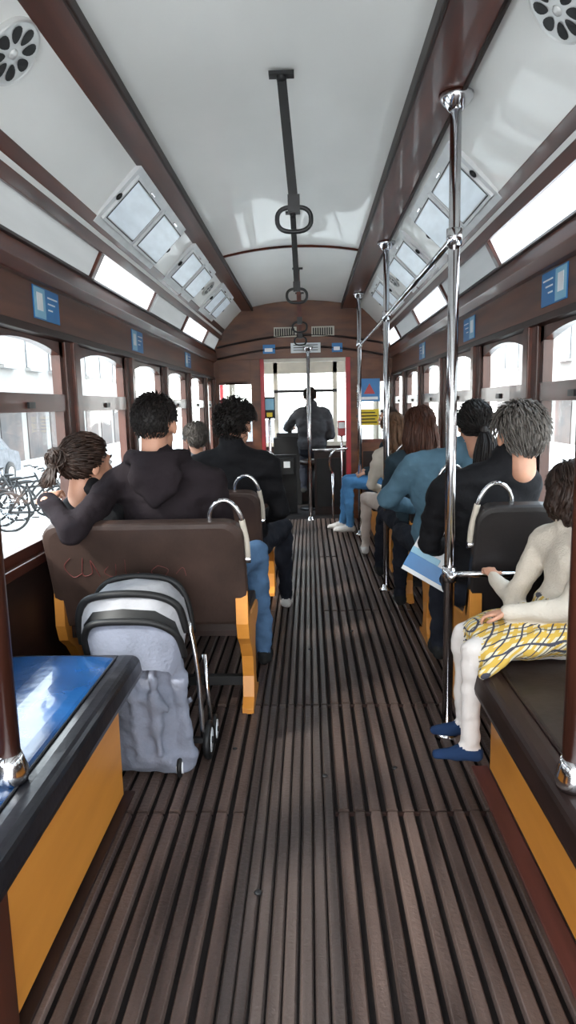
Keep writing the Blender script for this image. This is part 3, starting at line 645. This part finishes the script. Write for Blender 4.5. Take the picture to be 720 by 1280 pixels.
# ------------------------------------------------------------------ transverse seats
def seat(x0,x1,yt,aisle,mb,top=.91,scrib=False):
    b=MB(); cx=(x0+x1)/2; hw=(x1-x0)/2
    bot=V((0,yt+.15,.45)); topv=V((0,yt,top)); up=(topv-bot); H=up.length; up.normalize()
    r=.07; out=[]
    for (u,v,a0) in [(hw-r,H-r,0),(-hw+r,H-r,90),(-hw+.03,.03,180),(hw-.03,.03,270)]:
        rr=r if v>.1 else .03
        for k in range(6):
            t=math.radians(a0+18*k); out.append((u+rr*math.cos(t),v+rr*math.sin(t)))
    N=len(out); nn=V((0,up.z,-up.y))
    vs=[]
    for off,sc in [(-.030,.93),(-.026,.985),(-.016,1.0),(.016,1.0),(.026,.985),(.036,.9)]:
        for u,v in out:
            vs.append(bot+V((cx+u*sc,0,0))+up*(H/2+(v-H/2)*(1-(1-sc)*1.2))+nn*off)
    fs=[]
    for L in range(5):
        for i in range(N): fs.append((L*N+i,L*N+(i+1)%N,(L+1)*N+(i+1)%N,(L+1)*N+i))
    b.add(vs,fs+[tuple(range(N)),tuple(5*N+i for i in range(N))],mb,False)
    if scrib:
        def SP(u,v): return bot+V((cx+u,0,0))+up*v-nn*.031
        for st in ([(-.30,.34),(-.33,.30),(-.30,.25),(-.26,.27)],[(-.25,.34),(-.26,.26),(-.22,.27),(-.22,.33),(-.19,.25)],[(-.15,.30),(-.17,.27),(-.13,.25),(-.12,.31)],[(-.08,.33),(-.08,.25),(-.03,.27)],[(.05,.30),(.02,.27),(.06,.24),(.09,.28),(.05,.30)],[(.12,.26),(.15,.29),(.16,.25)]):
            b.tube([SP(*p) for p in st],.0018,SCRIB,5,smoothpts=4)
    ys=yt+.15
    pr=[(ys,.41),(ys,.46),(ys+.03,.475),(ys+.2,.485),(ys+.38,.48),(ys+.42,.465),(ys+.435,.44),(ys+.43,.41)]
    b.prism(pr,'x',x0+.01,x1-.01,LEATHBR)
    b.box(x0+.01,x1-.01,ys+.0,ys+.41,.385,.41,WOODD)
    for e,th in ((x0,.04),(x1-.05,.05)) if aisle=='r' else ((x0,.05),(x1-.04,.04)):
        pr=[(ys-.07,.60),(ys-.03,.60),(ys+.0,.52),(ys+.06,.46),(ys+.40,.43),(ys+.44,.40),(ys+.42,.36),(ys+.27,.34),(ys+.23,.26),(ys+.22,.14),(ys+.25,.06),(ys+.34,.035),(ys+.34,0.012),(ys+.04,0.012),(ys+.04,.035),(ys+.09,.07),(ys+.11,.16),(ys+.09,.26),(ys+.02,.34),(ys-.05,.39),(ys-.075,.46)]
        n_=len(pr)
        b.add([(e,y,z) for y,z in pr]+[(e+th,y,z) for y,z in pr],[tuple(range(n_)),tuple(range(2*n_-1,n_-1,-1))]+[(i,(i+1)%n_,n_+(i+1)%n_,n_+i) for i in range(n_)],ORANGE)
    b.box(x0+.03,x1-.03,ys+.15,ys+.19,.1,.14,DARKMET)
    s=1 if aisle=='r' else -1
    xa=x1 if s>0 else x0
    pts=[(xa-s*.135,yt+.02,top-.03),(xa-s*.13,yt,top+.03),(xa-s*.105,yt-.01,top+.068),(xa-s*.065,yt-.012,top+.08),(xa-s*.03,yt-.01,top+.055),(xa-s*.005,yt,top+.0),(xa+s*.008,yt+.03,top-.09),(xa+s*.008,yt+.06,top-.17)]
    b.tube(pts,.0095,CHROME,10,smoothpts=5)
    b.tube([pts[5],pts[6],pts[7]],.012,CREAM,10,smoothpts=4)
    b.tube([(xa+s*.02,yt+.06,top-.17),(xa-s*.02,yt+.06,top-.17)],.016,CHROME,12)
    return b
for k,yt in enumerate((2.62,3.55,4.48,5.4)): seat(-1.005,-.20,yt,'r',SEATBK,scrib=(k==0)).finish('double_seat',bevel=.003)
for yt in (2.60,3.42,4.25,5.1): seat(.70,1.01,yt,'l',SEATBKD,.96).finish('single_seat',bevel=.003)

# ------------------------------------------------------------------ bulkhead with doorway
b=MB(); yb=Y1
D0,D1,DT=-.49,.55,1.88
def quadf(x0,x1,z0,z1,m=BULK,y=yb,th=.05): b.box(x0,x1,y,y+th,z0,z1,m)
b.prism([(-1.08,1.88),(-1.06,1.95),(-.95,2.14)]+list(full)+[(.95,2.14),(1.06,1.95),(1.08,1.88)],'y',yb,yb+.05,BULK)
quadf(-1.08,-.97,0,1.88); quadf(-.97,-.60,0,.92); quadf(-.60,D0,0,1.88); quadf(-.97,-.60,1.6,1.88)
quadf(D1,.66,0,1.88); quadf(.66,1.0,0,.92); quadf(1.0,1.08,0,1.88); quadf(.66,1.0,1.6,1.88)
b.prism([(-.97,1.6),(-.785,1.64),(-.60,1.6),(-.60,1.62),(-.97,1.62)],'y',yb-.01,yb,WOOD)
b.box(-.97,-.60,yb+.02,yb+.024,.92,1.6,GLASS); b.box(.66,1.0,yb+.02,yb+.024,.92,1.6,GLASS)
for x0,x1 in((-.97,-.60),(.66,1.0)):
    b.box(x0,x1,yb-.012,yb,.9,.94,WOOD); b.box(x0+.03,x1-.03,yb-.012,yb,.2,.8,WOODD)
for k in range(2):
    pts=[]
    for i in range(17):
        t=i/16; x=-.98+1.96*t; pts.append((x,yb-.01,2.02+.12*math.sin(math.pi*t)-k*.13))
    b.tube(pts,.012,WOODD,8)
b.finish('wall_front_bulkhead',bevel=.004)
b=MB(); b.box(D0,D0+.045,yb-.02,yb+.07,0,DT,RED); b.box(D1-.055,D1,yb-.02,yb+.07,0,DT,RED); b.box(D0,D1,yb-.01,yb+.06,DT-.04,DT,CREAM); b.finish('door_1_frame',bevel=.004)
for xc in(-.19,.24):
    b=MB(); b.box(xc-.13,xc+.13,yb-.02,yb,2.12,2.23,CREAM)
    for i in range(9): b.box(xc-.115+i*.026,xc-.10+i*.026,yb-.024,yb-.018,2.135,2.215,BLACK)
    b.finish('bulkhead_vent_grille')
b=MB(); b.box(-.13,.21,yb-.025,yb-.005,1.94,2.05,PAPER)
for i in range(3): b.box(-.10,.18,yb-.027,yb-.025,1.965+i*.028,1.973+i*.028,BLACK)
b.finish('notice_sign')
for (xa,xb_) in ((-.45,-.31),(.34,.46)):
    b=MB(); b.box(xa,xb_,yb-.02,yb-.005,1.94,2.04,BLUE); b.box(xa+.02,xb_-.03,yb-.023,yb-.02,1.96,2.0,PAPER); b.finish('blue_notice_sign')
b=MB(); y=7.35; x0=.60
b.box(x0,x0+.22,y,y+.008,1.37,1.61,BLUE)
b.add([(x0+.05,y-.002,1.45),(x0+.17,y-.002,1.45),(x0+.11,y-.002,1.56)],[(0,1,2)],RED); b.box(x0+.02,x0+.2,y-.003,y,1.39,1.42,PAPER)
b.tube([(x0-.025,y+.004,1.3),(x0+.0,y+.004,1.5)],.006,DARKMET,6); b.box(x0-.03,x0+.02,y,y+.01,1.47,1.5,DARKMET)
b.finish('safety_sign')
b=MB(); b.box(x0+.0,x0+.21,y,y+.008,1.12,1.29,YELLOW)
for i in range(4): b.box(x0+.02,x0+.19-.02*(i%2),y-.003,y,1.145+i*.034,1.157+i*.034,BLACK)
b.box(x0-.03,x0+.02,y,y+.01,1.2,1.23,DARKMET); b.finish('yellow_notice_sign')
b=MB(); b.tube([(.33,7.93,.55),(.30,7.85,.62),(.30,7.82,.75),(.36,7.82,.83),(.5,7.9,.84)],.014,CHROME,10,smoothpts=6); b.tube([(.33,7.93,0.01),(.33,7.93,.56)],.014,CHROME,10); b.finish('curved_grab_rail')
b=MB(); b.box(-.455,-.33,8.02,8.10,1.20,1.45,BLACK); b.box(-.445,-.34,8.012,8.02,1.30,1.43,LBLUE); b.box(-.43,-.36,8.012,8.02,1.22,1.27,YELLOW); b.tube([(-.40,8.07,0),(-.40,8.07,1.2)],.018,CHROME,10); b.finish('ticket_machine',bevel=.006)
b=MB(); b.box(.40,.49,8.02,8.09,.98,1.16,RED); b.box(.41,.48,8.013,8.02,1.07,1.14,PAPER); b.tube([(.445,8.06,0),(.445,8.06,.98)],.016,CHROME,10); b.finish('ticket_validator',bevel=.006)

# ------------------------------------------------------------------ driver cab
b=MB()
b.box(-1.02,1.02,9.55,9.62,0,.80,WOODD)
for x in(-1.02,-.42,.40,.96): b.box(x,x+.06,9.55,9.62,.8,2.1,CREAM)
b.box(-1.02,1.02,9.55,9.62,1.78,2.42,CREAM); b.box(-1.02,1.02,9.53,9.62,.78,.84,CREAM); b.box(-.42,.46,9.54,9.6,1.52,1.56,DARKMET)
b.box(-1.02,1.02,9.585,9.59,.84,1.78,GLASS)
b.tube([(.1,9.64,.86),(.28,9.65,1.4)],.01,BLACK,6)
b.finish('wall_cab_front',bevel=.004)
for sgn,nm in((-1,'left'),(1,'right')):
    b=MB(); x0,x1=sorted((sgn*1.02,sgn*1.07))
    b.box(x0,x1,8.05,9.6,0,.78,WOODD); b.box(x0,x1,8.05,9.6,1.78,2.3,CREAM)
    for y in(8.05,8.75,9.5): b.box(x0,x1,y,y+.07,.7,1.8,RED if y==8.75 else CREAM)
    b.box(sgn*1.044-.002,sgn*1.044+.002,8.1,9.6,.78,1.78,GLASS); b.finish('wall_cab_'+nm)
b=MB(); b.box(-.42,-.05,9.22,9.5,0,.92,BLACK); b.box(-.38,-.08,9.24,9.4,.92,.98,DARKMET); b.tube([(-.2,9.3,.98),(-.2,9.3,1.06)],.03,DARKMET,12); b.tube([(-.2,9.3,1.06),(-.07,9.25,1.08)],.014,CHROME,8); b.tube([(-.07,9.25,1.07),(-.07,9.25,1.14)],.018,BLACK,8)
b.finish('driver_controller',bevel=.006)
b=MB(); b.box(.12,.5,8.35,8.4,0,.78,WOODD); b.box(.15,.47,8.335,8.35,.1,.7,BLACK); b.tube([(.1,8.37,.8),(.5,8.37,.8)],.016,CHROME,10); b.finish('cab_partition',bevel=.004)
b=MB(); b.box(-.44,-.1,8.5,8.54,0,.74,BLACK); b.box(-.42,-.14,8.44,8.5,.5,.7,DARKMET); b.box(-.40,-.30,8.435,8.44,.58,.66,BLUE); b.box(-.26,-.18,8.435,8.44,.58,.66,PAPER); b.finish('equipment_cabinet',bevel=.006)
b=MB(); b.tube([(.1,8.85,.02),(.1,8.85,.60)],.03,DARKMET,12); b.tube([(.1,8.85,.58),(.1,8.85,.60),(.1,8.85,.63),(.1,8.85,.645)],[.15,.17,.17,.14],LEATHBR,18); b.tube([(.1,8.85,0.0),(.1,8.85,.02)],.17,DARKMET,18); b.finish('driver_stool')

b=MB(); b.M=Matrix.Translation((.655,3.10,.60))@Matrix.Rotation(.5,4,'Y')@Matrix.Rotation(-.3,4,'Z')
b.box(-.14,.12,-.06,.02,-.09,.09,PAPER); b.box(-.141,.121,-.061,.021,-.07,.0,BLUE); b.box(-.141,.0,-.062,.022,.0,.03,LBLUE); b.tube([(-.05,-.02,.09),(-.05,-.02,.15),(.04,-.02,.15),(.04,-.02,.09)],.004,PAPER,6); b.finish('shopping_bag',bevel=.01)

# ------------------------------------------------------------------ outside world
PAVE=pmat('paving',(0.66,0.65,0.62),(0.50,0.49,0.47),0.8,scale=(1.5,1.5,1.5)); FACADE=pmat('facade_plaster',(0.30,0.29,0.27),(0.22,0.215,0.21),0.9,scale=(.4,.4,.4))
SHOP=pmat('shopfront',(0.10,0.07,0.06),(0.03,0.03,0.035),0.6,scale=(.8,.8,.8)); FWIN=pmat('facade_glass',(0.07,0.09,0.11),(0.04,0.05,0.06),0.2)
b=MB(); b.box(-40,40,-20,60,-.72,-.70,PAVE); b.finish('ground_street')
for sgn in(-1,1):
    X=12*sgn
    b=MB(); x0,x1=sorted((X,X+4*sgn)); b.box(x0,x1,-8,44,-.7,7.0,FACADE)
    for k in range(20):
        y=-7+k*2.6
        xx=sorted((X-sgn*.04,X+sgn*.02)); b.box(xx[0],xx[1],y-.4,y+1.6,-.7,1.7,SHOP); b.box(xx[0],xx[1],y,y+1.1,3.2,5.1,FWIN)
        xx=sorted((X-sgn*.25,X)); b.box(xx[0],xx[1],y-.15,y+1.25,3.05,3.17,FACADE)
        xx=sorted((X-sgn*.9,X)); b.box(xx[0],xx[1],y-.5,y+1.7,1.75,1.85,(RED,PAPER,WHITE)[k%3])
    b.finish('street_building')
def bicycle(x,y,a,z=-.7):
    b=MB(); b.M=Matrix.Translation((x,y,z))@Matrix.Rotation(a,4,'Z')
    for c in(-.52,.52):
        b.tube([(c+.33*math.cos(t),0,.34+.33*math.sin(t)) for t in [2*math.pi*k/28 for k in range(28)]],.024,BLACK,8,closed=True)
        for k in range(12): t=2*math.pi*k/12; b.tube([(c,0,.34),(c+.32*math.cos(t),0,.34+.32*math.sin(t))],.003,CHROME,4)
    F=[((-.52,0,.34),(-.08,0,.32)),((-.08,0,.32),(-.2,0,.82)),((-.2,0,.78),(-.52,0,.34)),((-.08,0,.32),(.33,0,.72)),((-.18,0,.76),(.32,0,.80)),((.30,0,.86),(.52,0,.34))]
    for p,q_ in F: b.tube([p,q_],.022,DARKMET,8)
    b.tube([(.30,0,.86),(.28,0,.98)],.014,CHROME,8); b.tube([(.2,-.28,.98),(.3,-.2,1.0),(.28,0,.98),(.3,.2,1.0),(.2,.28,.98)],.014,BLACK,8,smoothpts=4)
    b.ell((-.21,0,.86),(.13,.06,.03),BLACK,12,8); b.tube([(-.2,0,.82),(-.21,0,.86)],.014,CHROME,8)
    b.tube([(-.08,-.09,.32),(-.08,.09,.32)],.02,CHROME,8); b.box(-.14,-.02,-.13,-.08,.24,.26,BLACK); b.box(-.14,-.02,.08,.13,.38,.4,BLACK)
    b.finish('parked_bicycle')
for k in range(7): bicycle(-4.6-.45*k,11.5+.35*(k%3)+.3*k,.25+.25*(k%3))
def car(x,y,m):
    b=MB(); b.M=Matrix.Translation((x,y,-.7))
    pr=[(-2.1,.35),(-2.15,.7),(-2.0,.9),(-1.3,.98),(-.7,1.42),(.8,1.45),(1.5,1.0),(2.05,.9),(2.15,.6),(2.1,.35)]
    b.prism(pr,'x',-.82,.82,m)
    for s in(-1,1): b.prism([(-1.15,1.0),(-.65,1.36),(.7,1.39),(1.3,1.02)],'x',s*.825-.004,s*.825+.004,FWIN)
    for yy in(-1.35,1.35):
        for s in(-1,1): b.tube([(s*.70,yy,.33),(s*.86,yy,.33)],.33,BLACK,20); b.tube([(s*.86,yy,.33),(s*.87,yy,.33)],.18,CHROME,14)
    b.finish('parked_car',bevel=.05)
car(-9.2,17.5,C_GREY); car(8.5,15,C_GREY); car(-1.5,28,C_GREY)

# ------------------------------------------------------------------ light
w=bpy.data.worlds.new('World'); scene.world=w; w.use_nodes=True; nt=w.node_tree; bg=nt.nodes['Background']
tc=nt.nodes.new('ShaderNodeTexCoord'); sp=nt.nodes.new('ShaderNodeSeparateXYZ'); rp=nt.nodes.new('ShaderNodeValToRGB')
rp.color_ramp.elements[0].position=0.0; rp.color_ramp.elements[0].color=(1,.98,.95,1); rp.color_ramp.elements[1].position=.7; rp.color_ramp.elements[1].color=(.74,.87,1,1)
nt.links.new(tc.outputs['Generated'],sp.inputs[0]); nt.links.new(sp.outputs['Z'],rp.inputs['Fac']); nt.links.new(rp.outputs['Color'],bg.inputs['Color']); bg.inputs['Strength'].default_value=8.8
sun=bpy.data.lights.new('sun','SUN'); sun.energy=8.0; sun.angle=math.radians(6); sun.color=(1,.95,.88)
so=bpy.data.objects.new('sun',sun); so.rotation_euler=(math.radians(28),math.radians(-42),0); scene.collection.objects.link(so)

# ------------------------------------------------------------------ camera
cd=bpy.data.cameras.new('camera'); cam=bpy.data.objects.new('camera',cd); scene.collection.objects.link(cam)
cd.sensor_width=36; cd.sensor_fit='AUTO'; cd.lens=850/1280*36; cd.clip_start=.02
fwd=V((.0302,.1557,-.9874)).normalized(); up=V((-.02234,.98755,.15564)); up=(up-fwd*up.dot(fwd)).normalized(); rt=fwd.cross(up)
R=Matrix((rt,fwd,up)); cam.matrix_world=Matrix.Translation((.065,0,1.35))@R.to_4x4()
scene.camera=cam
